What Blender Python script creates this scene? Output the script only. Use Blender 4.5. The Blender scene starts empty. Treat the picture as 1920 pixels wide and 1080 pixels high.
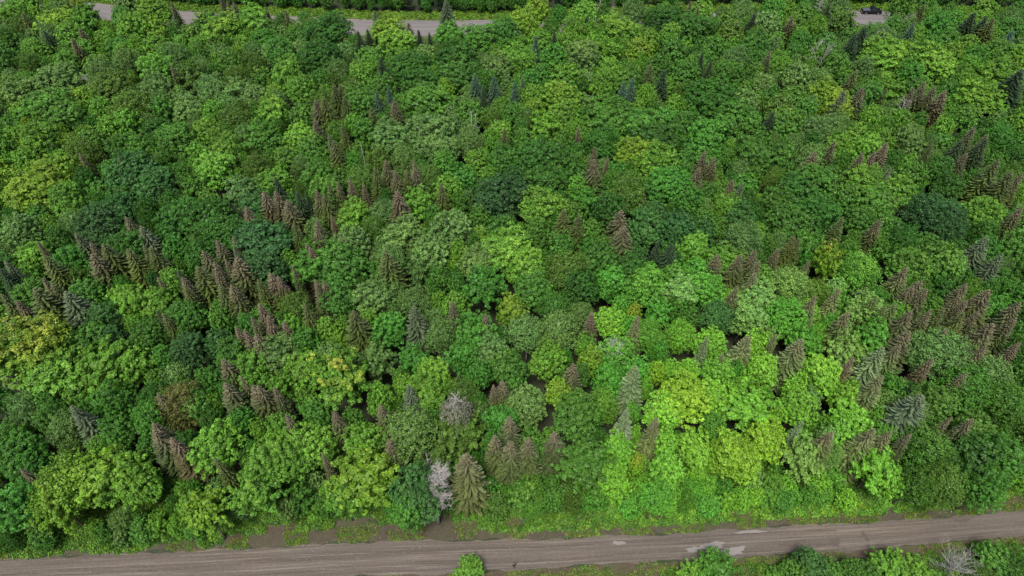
import bpy, math, random
import numpy as np
from mathutils import Vector
random.seed(7); rng = np.random.default_rng(7)
R = math.radians
S = bpy.context.scene; C = S.collection

# ------------------------------------------------------------------ camera, sky, sun, exposure
CAM_H = 115.0; PITCH = 50.0; F = 1280.0
cam = bpy.data.objects.new('camera', bpy.data.cameras.new('camera')); C.objects.link(cam)
cam.location = (0, 0, CAM_H); cam.rotation_euler = (R(90 - PITCH), 0, 0)
cam.data.sensor_width = 36; cam.data.lens = 24.0; cam.data.clip_start = 1; cam.data.clip_end = 5000
S.camera = cam
W = bpy.data.worlds.new('World'); S.world = W; W.use_nodes = True
nt = W.node_tree; bg = nt.nodes['Background']
sky = nt.nodes.new('ShaderNodeTexSky'); sky.sky_type = 'NISHITA'; sky.sun_disc = False
SUN_EL, SUN_AZ = 66, 200
sky.sun_elevation = R(SUN_EL); sky.sun_rotation = R(SUN_AZ); sky.air_density = 1.0; sky.dust_density = 4.0; sky.ozone_density = 1.0
nt.links.new(sky.outputs[0], bg.inputs[0]); bg.inputs[1].default_value = 0.10
sl = bpy.data.lights.new('sun', 'SUN'); sl.energy = 3.0; sl.angle = R(17); sl.color = (1, .96, .88)
so = bpy.data.objects.new('sun', sl); C.objects.link(so)
az = R(SUN_AZ); el = R(SUN_EL)
sd = Vector((math.sin(az) * math.cos(el), math.cos(az) * math.cos(el), math.sin(el)))
so.rotation_euler = sd.to_track_quat('Z', 'Y').to_euler(); so.location = (0, 0, 160)
S.view_settings.view_transform = 'Standard'; S.view_settings.look = 'None'; S.view_settings.gamma = 1
S.view_settings.exposure = 0.86
S.cycles.max_bounces = 5; S.cycles.transparent_max_bounces = 4; S.cycles.diffuse_bounces = 3

th = R(90 - PITCH); ct, st = math.cos(th), math.sin(th)
def at(px, py, h=0.0):
    x = (px - 960) / F; y = -(py - 540) / F
    dy = y * ct + st; dz = y * st - ct
    t = (CAM_H - h) / -dz
    return x * t, dy * t
def proj(X, Y, Z):
    z = Z - CAM_H
    cy = Y * ct + z * st; cz = -Y * st + z * ct
    return 960 + F * X / -cz, 540 - F * cy / -cz
def mpp(X, Y, Z):
    return (Y * st - (Z - CAM_H) * ct) / F

# ------------------------------------------------------------------ helpers
def tag(o, label=None, cat=None, group=None, kind=None):
    if label: o['label'] = label
    if cat: o['category'] = cat
    if group: o['group'] = group
    if kind: o['kind'] = kind
    return o
def mesh_np(name, verts, faces, k, attr=None, tint=None, mats=(), smooth=False):
    """verts (N,3); faces (M,k) or a list of (array, k)"""
    me = bpy.data.meshes.new(name)
    me.vertices.add(len(verts)); me.vertices.foreach_set('co', np.asarray(verts, np.float32).ravel())
    fl = faces if isinstance(faces, list) else [(faces, k)]
    tot = sum(len(f) * kk for f, kk in fl); nf = sum(len(f) for f, kk in fl)
    me.loops.add(tot); me.polygons.add(nf)
    idx = np.concatenate([np.asarray(f, np.int32).ravel() for f, kk in fl])
    sizes = np.concatenate([np.full(len(f), kk, np.int32) for f, kk in fl])
    starts = np.concatenate([[0], np.cumsum(sizes)[:-1]]).astype(np.int32)
    me.loops.foreach_set('vertex_index', idx)
    me.polygons.foreach_set('loop_start', starts)
    me.polygons.foreach_set('loop_total', sizes)
    if smooth: me.polygons.foreach_set('use_smooth', np.ones(nf, bool))
    for nm, a in (('mixer', attr), ('tint', tint)):
        if a is not None:
            ca = me.attributes.new(nm, 'FLOAT_COLOR', 'POINT')
            ca.data.foreach_set('color', np.asarray(a, np.float32).ravel())
    me.update(calc_edges=True)
    for m in mats: me.materials.append(m)
    return me
def obj(name, me, parent=None):
    o = bpy.data.objects.new(name, me); C.objects.link(o)
    if parent: o.parent = parent
    return o
def empty(name, loc=(0, 0, 0), rz=0.0):
    o = bpy.data.objects.new(name, None); C.objects.link(o); o.location = loc; o.rotation_euler = (0, 0, rz)
    o.empty_display_size = .5
    return o
def unit(v): return v / np.maximum(np.linalg.norm(v, axis=-1, keepdims=True), 1e-9)

class MB:                                   # mixed polygon collector: tubes, boxes, lofts
    def __init__(s): s.v = []; s.f = []
    def ring(s, c, ax, r, n, ph=0.0):
        c = Vector(c); ax = Vector(ax).normalized()
        u = ax.orthogonal().normalized(); w = ax.cross(u); i0 = len(s.v)
        for i in range(n):
            a = 2 * math.pi * i / n + ph
            s.v.append(tuple(c + u * (r * math.cos(a)) + w * (r * math.sin(a))))
        return list(range(i0, i0 + n))
    def tube(s, pts, rad, n=5, cap=True):
        pts = [Vector(p) for p in pts]; prev = None; u = None
        for i, p in enumerate(pts):
            ax = (pts[min(i + 1, len(pts) - 1)] - pts[max(i - 1, 0)]).normalized()
            u = (ax.orthogonal() if u is None else (u - ax * u.dot(ax))).normalized(); w = ax.cross(u)
            i0 = len(s.v)
            for j in range(n):
                a = 2 * math.pi * j / n
                s.v.append(tuple(p + u * (rad[i] * math.cos(a)) + w * (rad[i] * math.sin(a))))
            r = list(range(i0, i0 + n))
            if prev:
                for j in range(n): s.f.append((prev[j], prev[(j + 1) % n], r[(j + 1) % n], r[j]))
            elif cap: s.f.append(tuple(reversed(r)))
            prev = r
        if cap: s.f.append(tuple(prev))
        return s
    def prism(s, pts, y0, y1):              # (x,z) outline extruded along y
        i0 = len(s.v); n = len(pts)
        for y in (y0, y1):
            for p in pts: s.v.append((p[0], y, p[1]))
        s.f.append(tuple(i0 + i for i in range(n))); s.f.append(tuple(i0 + n + i for i in reversed(range(n))))
        for i in range(n):
            j = (i + 1) % n; s.f.append((i0 + j, i0 + i, i0 + n + i, i0 + n + j))
        return s
    def box(s, x0, x1, y0, y1, z0, z1): return s.prism([(x0, z0), (x1, z0), (x1, z1), (x0, z1)], y0, y1)
    def mesh(s, name, mat, smooth=False):
        me = bpy.data.meshes.new(name); me.from_pydata(s.v, [], s.f); me.update()
        if smooth:
            for p in me.polygons: p.use_smooth = True
        me.materials.append(mat); return me
    def build(s, name, mat, parent=None, smooth=False): return obj(name, s.mesh(name, mat, smooth), parent)

# ------------------------------------------------------------------ materials
class NT:
    def __init__(s, name):
        s.m = bpy.data.materials.new(name); s.m.use_nodes = True; s.t = s.m.node_tree
        s.b = s.t.nodes['Principled BSDF']; s.out = s.t.nodes['Material Output']
    def n(s, typ, **kw):
        nd = s.t.nodes.new(typ)
        for k, v in kw.items(): setattr(nd, k, v)
        return nd
    def l(s, a, b): s.t.links.new(a, b)
    def mix(s, fac, a, b, mode='MIX'):
        nd = s.n('ShaderNodeMix', data_type='RGBA', blend_type=mode)
        for i, v in ((0, fac), (6, a), (7, b)):
            if hasattr(v, 'default_value') or hasattr(v, 'is_linked'): s.l(v, nd.inputs[i])
            elif isinstance(v, (int, float)): nd.inputs[i].default_value = v
            else: nd.inputs[i].default_value = (*v[:3], 1)
        return nd.outputs[2]
    def math(s, op, a, b=0.0, c=0.0, clamp=False):
        nd = s.n('ShaderNodeMath', operation=op); nd.use_clamp = clamp
        for i, v in enumerate((a, b, c)):
            if isinstance(v, (int, float)): nd.inputs[i].default_value = v
            else: s.l(v, nd.inputs[i])
        return nd.outputs[0]
    def noise(s, vec, scale, detail=3.0, rough=.55):
        nd = s.n('ShaderNodeTexNoise'); nd.inputs['Scale'].default_value = scale
        nd.inputs['Detail'].default_value = detail; nd.inputs['Roughness'].default_value = rough
        if vec is not None: s.l(vec, nd.inputs['Vector'])
        return nd.outputs['Fac']
    def ramp(s, fac, lo, hi, a=0.0, b=1.0):
        nd = s.n('ShaderNodeMapRange'); s.l(fac, nd.inputs[0])
        for i, v in zip((1, 2, 3, 4), (lo, hi, a, b)): nd.inputs[i].default_value = v
        return nd.outputs[0]
    def scaled(s, vec, sc):
        nd = s.n('ShaderNodeMapping'); s.l(vec, nd.inputs[0]); nd.inputs['Scale'].default_value = sc
        return nd.outputs[0]
def plain(name, col, rough=.7, metal=0.0, spec=.3, nscale=None, namt=.25):
    M = NT(name); M.b.inputs['Roughness'].default_value = rough; M.b.inputs['Metallic'].default_value = metal
    M.b.inputs['Specular IOR Level'].default_value = spec
    if nscale:
        tc = M.n('ShaderNodeTexCoord').outputs['Object']
        f = M.noise(tc, nscale, 4)
        c = M.mix(f, [v * (1 - namt) for v in col], [min(1, v * (1 + namt)) for v in col])
        M.l(c, M.b.inputs['Base Color'])
    else: M.b.inputs['Base Color'].default_value = (*col, 1)
    return M.m
def foliage(name, source, accent, trans=.20, conifer=False):
    M = NT(name)
    if source == 'object':
        oi = M.n('ShaderNodeObjectInfo'); tint = oi.outputs['Color']; alpha = oi.outputs['Alpha']
    else:
        an = M.n('ShaderNodeAttribute', attribute_name='tint'); tint = an.outputs['Color']; alpha = an.outputs['Alpha']
    mx = M.n('ShaderNodeAttribute', attribute_name='mixer')
    sp = M.n('ShaderNodeSeparateColor'); M.l(mx.outputs['Color'], sp.inputs[0])
    tone, top, clump = sp.outputs[0], sp.outputs[1], sp.outputs[2]
    geo = M.n('ShaderNodeNewGeometry').outputs['Position']
    big = M.noise(geo, .35, 2); fine = M.noise(geo, 1.7, 3)
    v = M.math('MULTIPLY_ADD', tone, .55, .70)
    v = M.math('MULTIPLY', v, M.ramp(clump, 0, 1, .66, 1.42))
    v = M.math('MULTIPLY', v, M.ramp(fine, .3, .7, .88, 1.12))
    cmb = M.n('ShaderNodeCombineColor')
    for i in range(3): M.l(v, cmb.inputs[i])
    base = M.mix(1.0, tint, cmb.outputs[0], 'MULTIPLY')
    warm = M.mix(M.ramp(big, .35, .7, 0, .4), base, M.mix(1.0, base, (1.16, 1.0, .85), 'MULTIPLY'))
    # accent: brown cone-laden tops on conifers, yellowing tips on maples
    a = M.math('MULTIPLY', M.math('MULTIPLY', top, alpha), M.ramp(fine, .35, .62, .45 if not conifer else .75, 1.0), clamp=True)
    acc = M.mix(1.0, accent, cmb.outputs[0], 'MULTIPLY')
    col = M.mix(a, warm, acc)
    M.l(col, M.b.inputs['Base Color']); M.b.inputs['Roughness'].default_value = .5
    M.b.inputs['Specular IOR Level'].default_value = .24
    tr = M.n('ShaderNodeBsdfTranslucent'); M.l(M.mix(1.0, col, (1.1, 1.2, .55), 'MULTIPLY'), tr.inputs[0])
    ms = M.n('ShaderNodeMixShader'); ms.inputs[0].default_value = trans
    M.l(M.b.outputs[0], ms.inputs[1]); M.l(tr.outputs[0], ms.inputs[2]); M.l(ms.outputs[0], M.out.inputs[0])
    return M.m
MAT_LEAF = foliage('broadleaf_foliage', 'object', (.21, .235, .028))
MAT_LEAF_V = foliage('broadleaf_foliage_massed', 'vertex', (.21, .235, .028))
MAT_NEEDLE = foliage('spruce_needles', 'object', (.116, .092, .060), .10, True)
MAT_NEEDLE_V = foliage('spruce_needles_massed', 'vertex', (.116, .092, .060), .10, True)
MAT_BARK = plain('bark', (.085, .068, .052), .9, nscale=3, namt=.45)
MAT_PALEBARK = plain('pale_birch_bark', (.32, .30, .27), .85, nscale=4, namt=.35)
MAT_DEAD = plain('weathered_dead_wood', (.27, .255, .24), .85, nscale=2.5, namt=.35)
MAT_DEADBROWN = plain('dead_brown_wood', (.16, .115, .085), .9, nscale=2.5, namt=.4)

# ------------------------------------------------------------------ leaf geometry
def leaf_quads(c, n, L, Wd, jit, g):
    """diamond leaves centred on c, facing n"""
    N = len(c)
    nn = unit(n + g.normal(0, jit, (N, 3)))
    t = unit(np.cross(nn, g.normal(0, 1, (N, 3)))); b = np.cross(nn, t)
    L = L * g.uniform(.7, 1.3, (N, 1)); Wd = Wd * g.uniform(.7, 1.3, (N, 1))
    v = np.stack([c + t * L, c + b * Wd + nn * Wd * .25, c - t * L, c - b * Wd + nn * Wd * .25], 1).reshape(-1, 3)
    return v, np.arange(4 * N, dtype=np.int32).reshape(-1, 4)
def fib_dirs(n, zmin, g):
    i = np.arange(n) + .5
    z = 1 - (1 - zmin) * i / n; a = i * 2.399963 + g.uniform(0, 6.28)
    r = np.sqrt(np.maximum(0, 1 - z * z))
    return np.stack([r * np.cos(a), r * np.sin(a), z], 1)
def core_ico(cz, r, rz, g, n=14, m=9):
    th_ = np.linspace(0, 2 * math.pi, n, endpoint=False); ph = np.linspace(-1.2, 1.5, m)
    T, P = np.meshgrid(th_, ph); k = 1 + g.normal(0, .07, T.shape)
    v = np.stack([r * k * np.cos(P) * np.cos(T), r * k * np.cos(P) * np.sin(T), cz + rz * k * np.sin(P)], -1).reshape(-1, 3)
    f = [(j * n + i, j * n + (i + 1) % n, (j + 1) * n + (i + 1) % n, (j + 1) * n + i) for j in range(m - 1) for i in range(n)]
    return v, np.array(f, np.int32)
HT, RC = 13.0, 3.4                                   # nominal broadleaf height and crown radius
def crown_np(form, seed, dens=1.0):
    g = np.random.default_rng(seed)
    cz = HT - 4.3; cr = np.array([RC, RC, 4.2])
    P = []; N = []; CL = []
    if form == 'lumpy':      nl, lr, nc, clr, nleaf, LS, jit = 17, 1.45, 15, .44, 27, .15, .36
    elif form == 'dome':     nl, lr, nc, clr, nleaf, LS, jit = 30, 1.05, 10, .36, 25, .135, .5
    elif form == 'spray':    nl, lr, nc, clr, nleaf, LS, jit = 32, 1.0, 11, .38, 26, .155, .45
    else:                    nl, lr, nc, clr, nleaf, LS, jit = 24, 1.3, 11, .55, 25, .125, .75      # feathery
    if dens < 1: nleaf = max(6, int(nleaf * dens)); LS = LS / math.sqrt(dens) * .95
    D = fib_dirs(nl, -.62, g); D = unit(D + g.normal(0, .10, D.shape))
    for k, d in enumerate(D):
        rr = g.uniform(.66, 1.04) if form != 'dome' else g.uniform(.82, 1.0)
        if form == 'spray': rr = g.uniform(.62, 1.02)
        lc = np.array([0, 0, cz]) + d * (cr - lr * .75) * rr
        tone_l = g.uniform(0, 1)
        if form == 'spray':                           # boughs reach outward and up, leafed along their length
            out = unit(np.array([d[0], d[1], d[2] * .6 + .25])); s_ = np.linspace(-.9, 1.35, nc)
            cc = lc + out * s_[:, None] + g.normal(0, .28, (nc, 3)) * np.array([1, 1, .7]); rad = clr * (1.15 - .25 * np.abs(s_))
        else:
            e = unit(fib_dirs(nc, -.25, g) + g.normal(0, .18, (nc, 3)))
            ax = unit(d + np.array([0, 0, .55])); t1 = unit(np.cross(ax, [1, .2, .1])); t2 = np.cross(ax, t1)
            e = e[:, :1] * t1 + e[:, 1:2] * t2 + e[:, 2:] * ax
            cc = lc + e * lr * g.uniform(.62, 1.18, (nc, 1)); rad = clr * g.uniform(.7, 1.3, nc)
        for j in range(nc):
            q = unit(g.normal(0, 1, (nleaf, 3)) + (d + np.array([0, 0, .9])) * .85)
            rad_j = rad[j] * (g.uniform(.8, 1.05, (nleaf, 1)) if form != 'feathery' else g.uniform(.3, 1.35, (nleaf, 1)))
            P.append(cc[j] + q * rad_j); N.append(unit(q + np.array([0, 0, .35])))
            CL.append(np.tile([.5 * tone_l + .5 * g.uniform(0, 1)], (nleaf, 1)))
    P = np.concatenate(P); N = np.concatenate(N); CL = np.concatenate(CL)
    v, f = leaf_quads(P, N, LS, LS * .66, jit, g)
    n = len(P); tone = g.uniform(0, 1, (n, 1))
    top = np.clip((P[:, 2:3] - (cz + .8)) / 3.4, 0, 1) * np.clip(CL * 2 - .35, 0, 1)
    at4 = np.repeat(np.concatenate([tone, top, CL, np.ones((n, 1))], 1), 4, 0)
    q = unit(g.normal(0, 1, (int(620 * dens ** .6), 3))); P2 = q * np.array([RC * .62, RC * .62, 2.9]) * g.uniform(.75, 1.08, (len(q), 1)) + [0, 0, cz]
    v2, f2 = leaf_quads(P2, q, .34 / dens ** .3, .26 / dens ** .3, .5, g)
    at4 = np.concatenate([at4, np.repeat(np.concatenate([g.uniform(0, 1, (len(q), 1)), np.zeros((len(q), 1)), g.uniform(0, .6, (len(q), 1)), np.ones((len(q), 1))], 1), 4, 0)])
    return np.concatenate([v, v2]), np.concatenate([f, f2 + len(v)]), at4
SH, SR = 18.0, 2.5                                   # nominal spruce height and lower radius
def spruce_np(seed, dens=1.0, full=1.0):
    g = np.random.default_rng(seed)
    V = []; Fc = []; A = []; nv = 0
    tiers = int(34 * (dens ** .5)); z0 = 3.2
    for k in range(tiers):
        u = (k + g.uniform(-.2, .2)) / (tiers - 1); u = min(max(u, 0), 1)
        z = z0 + (SH - .35 - z0) * (u ** .92)
        r = SR * full * ((1 - u) ** .70) + .10
        nb = max(5, int((6 + 11 * (1 - u)) * (dens ** .4)))
        ph = g.uniform(0, 6.28)
        for b in range(nb):
            a = ph + 2 * math.pi * b / nb + g.normal(0, .10); rl = r * g.uniform(.80, 1.10)
            d = np.array([math.cos(a), math.sin(a), 0]); s = np.array([-d[1], d[0], 0])
            tt = g.uniform(0, 1); ns = max(4, int(rl / .30)) if dens >= 1 else max(2, int(rl / .8))
            w0 = max(.10, .34 * rl / SR * .80) * (1.0 if dens >= 1 else 1.35)
            for i in range(ns):                       # segments of one drooping bough, tip curling up
                q0 = .12 + .88 * i / ns; q1 = .12 + .88 * (i + 1.25) / ns
                zz = lambda q: z - .30 * rl * q + .26 * rl * q ** 3
                p0 = d * rl * q0 + np.array([0, 0, zz(q0)]); p1 = d * rl * q1 + np.array([0, 0, zz(q1)])
                wd = w0 * (1.15 - .75 * q0) * g.uniform(.8, 1.2)
                for sg in (-1, 1):                    # two twig fans per segment, hanging a little
                    o1 = s * sg * wd * 1.5 + d * wd * .8 + np.array([0, 0, -wd * g.uniform(.05, .6)])
                    V += [p0, p0 + o1, p1 + o1 * .45 + d * wd * .3, p1]
                    Fc.append((nv, nv + 1, nv + 2, nv + 3)); nv += 4
                    top = min(1, max(0, (u - .55) / .30)) * .95 + .10 * q0 * q0
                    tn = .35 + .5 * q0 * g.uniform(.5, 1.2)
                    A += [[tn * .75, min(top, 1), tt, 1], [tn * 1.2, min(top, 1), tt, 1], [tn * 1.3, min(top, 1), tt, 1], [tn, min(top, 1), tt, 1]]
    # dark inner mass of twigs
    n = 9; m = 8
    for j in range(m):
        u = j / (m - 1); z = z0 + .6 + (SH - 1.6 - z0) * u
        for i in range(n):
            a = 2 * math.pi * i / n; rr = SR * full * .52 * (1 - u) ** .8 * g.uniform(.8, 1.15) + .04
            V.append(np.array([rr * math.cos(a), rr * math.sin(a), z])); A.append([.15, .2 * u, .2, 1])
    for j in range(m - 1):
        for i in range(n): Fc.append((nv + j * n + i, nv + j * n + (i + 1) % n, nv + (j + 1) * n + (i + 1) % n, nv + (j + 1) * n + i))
    return np.array(V), np.array(Fc, np.int32), np.array(A)

FORMS = {}
for fi, form in enumerate(('lumpy', 'dome', 'spray', 'feathery')):
    FORMS[form] = [mesh_np('crown_' + form, *crown_np(form, 100 * fi + s)[:2], 4, crown_np(form, 100 * fi + s)[2], mats=[MAT_LEAF]) for s in range(4)]
FORMS_LOW = {form: [crown_np(form, 1000 + 100 * fi + s, .42) for s in range(2)] for fi, form in enumerate(('lumpy', 'dome', 'spray', 'feathery'))}
def sm(seed, full):
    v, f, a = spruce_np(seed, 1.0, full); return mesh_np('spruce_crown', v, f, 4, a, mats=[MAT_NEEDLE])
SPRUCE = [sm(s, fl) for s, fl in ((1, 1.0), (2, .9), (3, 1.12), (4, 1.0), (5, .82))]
SPRUCE_LOW = [spruce_np(s, .35) for s in (11, 12)]

def trunk_mesh(name, h, r, mat, limbs, seed, spread=2.0):
    g = random.Random(seed); b = MB()
    pts = [(0, 0, -.3)] + [(g.uniform(-.12, .12), g.uniform(-.12, .12), h * k / 5) for k in range(1, 6)]
    b.tube(pts, [r * 1.25] + [r * (1 - .82 * k / 5) for k in range(1, 6)], 7)
    for i in range(limbs):
        a = 2.4 * i + g.uniform(-.3, .3); z = h * g.uniform(.42, .72); L = spread * g.uniform(.8, 1.15)
        b.tube([(0, 0, z), (math.cos(a) * L * .5, math.sin(a) * L * .5, z + L * .55), (math.cos(a) * L, math.sin(a) * L, z + L * 1.25)], [r * .45, r * .3, r * .1], 4)
    return b.mesh(name, mat, True)
TRUNKS = [trunk_mesh('trunk', HT - 2.6, .20, MAT_BARK, 7, s, 2.1) for s in range(3)]
BTRUNKS = [trunk_mesh('trunk', HT - 2.4, .15, MAT_PALEBARK, 6, s + 9, 1.8) for s in range(2)]
STRUNK = trunk_mesh('trunk', SH - .6, .19, MAT_BARK, 0, 3)

def tree_np(root_name, crown_me, trunk_me, loc, rz, s, sz, tint, alpha):
    root = empty(root_name, loc, rz); root.scale = (s, s, sz)
    c = obj('crown', crown_me, root); c.color = (*tint, alpha)
    obj('trunk', trunk_me, root)
    return root

def dead_tree(name, loc, h, spread, seed, mat, nb=26, fine=6, lean=(0, 0), trunk_r=.16, up=.35, fork=1, bare=0.35):
    """bare dead tree: tapering stem(s), limbs and fine twigs"""
    g = random.Random(seed); root = empty(name, loc, 0)
    tb = MB(); bb = MB()
    for fk in range(fork):
        off = Vector((0, 0, 0)) if fork == 1 else Vector((math.cos(fk * 2.1) * spread * .35, math.sin(fk * 2.1) * spread * .3, 0))
        P = lambda q: Vector((lean[0] * q ** 1.5, lean[1] * q ** 1.5, h * q)) + off * min(1, max(0, q - .25) * 2.2)
        qs = [0, .2, .4, .6, .8, 1.0]
        tb.tube([P(q) - Vector((0, 0, .3 if q == 0 else 0)) for q in qs], [trunk_r * (1.15 - q * 1.0) / (1 if fk == 0 else 1.4) for q in qs], 6)
        for i in range(nb // fork):
            q = bare + (.98 - bare) * (i + g.random()) / (nb // fork); p = P(q)
            a = g.uniform(0, 6.283); L = spread * (1.15 - .7 * q) * g.uniform(.5, 1.1)
            d = Vector((math.cos(a), math.sin(a), up * g.uniform(.2, 1.6)))
            e = p + d * L; m_ = p + d * L * .5 + Vector((g.uniform(-.1, .1), g.uniform(-.1, .1), .1 * L))
            r0 = trunk_r * .34 * (1.1 - .6 * q); bb.tube([p, m_, e], [r0, r0 * .65, r0 * .22], 4)
            for k in range(fine):
                t = g.uniform(.3, 1.0); s_ = p.lerp(e, t); a2 = a + g.choice((-1, 1)) * g.uniform(.4, 1.3)
                d2 = Vector((math.cos(a2), math.sin(a2), g.uniform(-.2, .8))) * L * g.uniform(.2, .45)
                bb.tube([s_, s_ + d2], [r0 * .38, r0 * .14], 3)
    tb.build('trunk', mat, root, True); bb.build('branches', mat, root)
    return root

# ------------------------------------------------------------------ ground, roads, verges
def ground_mat():
    M = NT('forest_floor'); p = M.n('ShaderNodeNewGeometry').outputs['Position']
    a = M.noise(p, .25, 5); b = M.noise(p, 1.6, 6, .7); c = M.noise(p, 6, 4, .7)
    c1 = M.mix(M.ramp(b, .35, .65), (.018, .014, .010), (.024, .034, .012))
    c2 = M.mix(M.ramp(a, .4, .6), c1, (.018, .032, .010)); c3 = M.mix(M.ramp(c, .45, .7, 0, .6), c2, (.035, .030, .022))
    M.l(c3, M.b.inputs['Base Color']); M.b.inputs['Roughness'].default_value = .95; return M.m
def soil_mat(name, soil, green, bias):
    M = NT(name); p = M.n('ShaderNodeNewGeometry').outputs['Position']
    a = M.noise(p, .22, 4); b = M.noise(p, 1.3, 6, .7); c = M.noise(p, 7, 5, .75)
    col = M.mix(M.ramp(b, .35, .65), [v * .75 for v in soil], [v * 1.2 for v in soil])
    col = M.mix(M.math('MULTIPLY', M.ramp(c, .45, .62), M.ramp(a, bias, bias + .22), clamp=True), col, green)
    col = M.mix(M.ramp(c, .66, .74, 0, .5), col, (.15, .13, .10))
    M.l(col, M.b.inputs['Base Color']); M.b.inputs['Roughness'].default_value = .95
    bp = M.n('ShaderNodeBump'); bp.inputs['Strength'].default_value = .8; bp.inputs['Distance'].default_value = .12
    M.l(c, bp.inputs['Height']); M.l(bp.outputs[0], M.b.inputs['Normal']); return M.m
def road_mat(name, base, pale, dark, streak, green=None):
    M = NT(name); uv = M.n('ShaderNodeUVMap', uv_map='along').outputs[0]
    s1 = M.noise(M.scaled(uv, (.012, .85, 1)), 1.0, 4, .6)      # long wheel-track streaks along the road
    s2 = M.noise(M.scaled(uv, (.045, 3.0, 1)), 1.0, 6, .75)
    s3 = M.noise(M.scaled(uv, (1.6, 3.4, 1)), 1.0, 7, .8)
    p = M.noise(M.scaled(uv, (.05, .12, 1)), 1.0, 3)
    col = M.mix(M.ramp(s1, .35, .65), [v * .82 for v in base], [v * 1.15 for v in base])
    col = M.mix(M.ramp(s2, .53, .61, 0, streak), col, pale)
    col = M.mix(M.ramp(s2, .36, .46, streak * .9, 0), col, dark)
    col = M.mix(M.ramp(s3, .54, .66, 0, .6), col, pale)
    col = M.mix(M.ramp(s3, .34, .46, .55, 0), col, dark)
    col = M.mix(M.ramp(p, .3, .7, 0, .45), col, M.mix(1.0, col, (1.18, 1.08, .96), 'MULTIPLY'))
    # worn edge blends to soil
    sx = M.n('ShaderNodeSeparateXYZ'); M.l(uv, sx.inputs[0])
    M.l(col, M.b.inputs['Base Color']); M.b.inputs['Roughness'].default_value = .9
    M.b.inputs['Specular IOR Level'].default_value = .2
    bp = M.n('ShaderNodeBump'); bp.inputs['Strength'].default_value = .5; bp.inputs['Distance'].default_value = .06
    M.l(s3, bp.inputs['Height']); M.l(bp.outputs[0], M.b.inputs['Normal']); return M.m
g0 = mesh_np('ground', np.array([(-900, -300, 0), (900, -300, 0), (900, 1500, 0), (-900, 1500, 0)], float), np.array([[0, 1, 2, 3]]), 4, mats=[ground_mat()])
tag(obj('ground', g0), kind='structure')

def interp(pts, x):
    xs = [p[0] for p in pts]; ys = [p[1] for p in pts]; return float(np.interp(x, xs, ys))
def world_line(pts, h=0.0): return sorted(at(x, y, h) for x, y in pts)
def ribbon(name, up, lo, z, mat, wob=0.0, ext=70, n=400, seed=0):
    """ground sheet between two world polylines"""
    g = np.random.default_rng(seed); x0 = min(up[0][0], lo[0][0]) - ext; x1 = max(up[-1][0], lo[-1][0]) + ext
    xs = np.linspace(x0, x1, n); rows = 7
    def ev(line, ph):
        X = [p[0] for p in line]; Y = [p[1] for p in line]
        k0 = (Y[1] - Y[0]) / (X[1] - X[0]); k1 = (Y[-1] - Y[-2]) / (X[-1] - X[-2])
        y = np.interp(xs, X, Y); y = np.where(xs < X[0], Y[0] + k0 * (xs - X[0]) * .6, y); y = np.where(xs > X[-1], Y[-1] + k1 * (xs - X[-1]) * .6, y)
        ker = np.hanning(41); ker /= ker.sum(); yp = np.pad(y, 20, mode='reflect', reflect_type='odd'); y = np.convolve(yp, ker, 'valid')
        return y, y + wob * (np.sin(xs * .9 + ph) * .4 + np.sin(xs * 2.3 + ph * 2) * .3 + np.sin(xs * .37 + ph) * .5 + np.convolve(g.normal(0, .5, n + 6), np.ones(7) / 4, 'valid'))
    (bu, yu), (bl, yl) = ev(up, 1.3), ev(lo, 4.1)
    V = []; U = []
    for j in range(rows):
        t = j / (rows - 1); yy = yl * (1 - t) + yu * t
        V.append(np.stack([xs, yy, np.full(n, z)], 1)); U.append(np.stack([xs, (yy - (bu + bl) / 2) / (bu - bl) * np.mean(np.abs(bu - bl)) + 50], 1))
    V = np.concatenate(V); U = np.concatenate(U)
    Fq = np.array([(j * n + i, j * n + i + 1, (j + 1) * n + i + 1, (j + 1) * n + i) for j in range(rows - 1) for i in range(n - 1)], np.int32)
    me = mesh_np(name, V, Fq, 4, mats=[mat]); uvl = me.uv_layers.new(name='along')
    uvl.data.foreach_set('uv', U[Fq.ravel()].astype(np.float32).ravel())
    return tag(obj(name, me), kind='structure'), (xs, yl, yu)

NEAR_UP = world_line([(-150, 1056), (0, 1050), (150, 1043), (300, 1036), (480, 1028), (650, 1018), (800, 1013), (960, 1013), (1100, 1008), (1200, 1004), (1350, 996), (1500, 985), (1650, 979), (1800, 968), (1920, 958), (2050, 949)])
NEAR_LO = world_line([(-150, 1118), (0, 1112), (300, 1100), (500, 1090), (650, 1081), (800, 1078), (960, 1070), (1100, 1059), (1200, 1053), (1400, 1045), (1640, 1030), (1800, 1014), (1920, 1004), (2050, 996)])
VERGE_UP = world_line([(-150, 1030), (0, 1030), (200, 1018), (400, 990), (600, 975), (800, 955), (960, 945), (1150, 940), (1400, 935), (1700, 925), (1920, 905), (2050, 895)])
VERGE_LO = world_line([(-150, 1180), (600, 1150), (960, 1130), (1300, 1120), (1920, 1090), (2050, 1080)])
SOIL = (.050, .039, .026)
_, V1 = ribbon('verge', VERGE_UP, NEAR_UP, .004, soil_mat('verge_soil', SOIL, (.045, .075, .015), .42), .5, seed=2)
_, V2 = ribbon('verge', NEAR_LO, VERGE_LO, .004, soil_mat('verge_soil_near', (.055, .038, .024), (.04, .07, .014), .36), .3, seed=3)
_, RD = ribbon('dirt_road', NEAR_UP, NEAR_LO, .010, road_mat('packed_gravel', (.080, .069, .060), (.140, .123, .106), (.042, .036, .031), .85), .28, seed=4)
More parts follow.
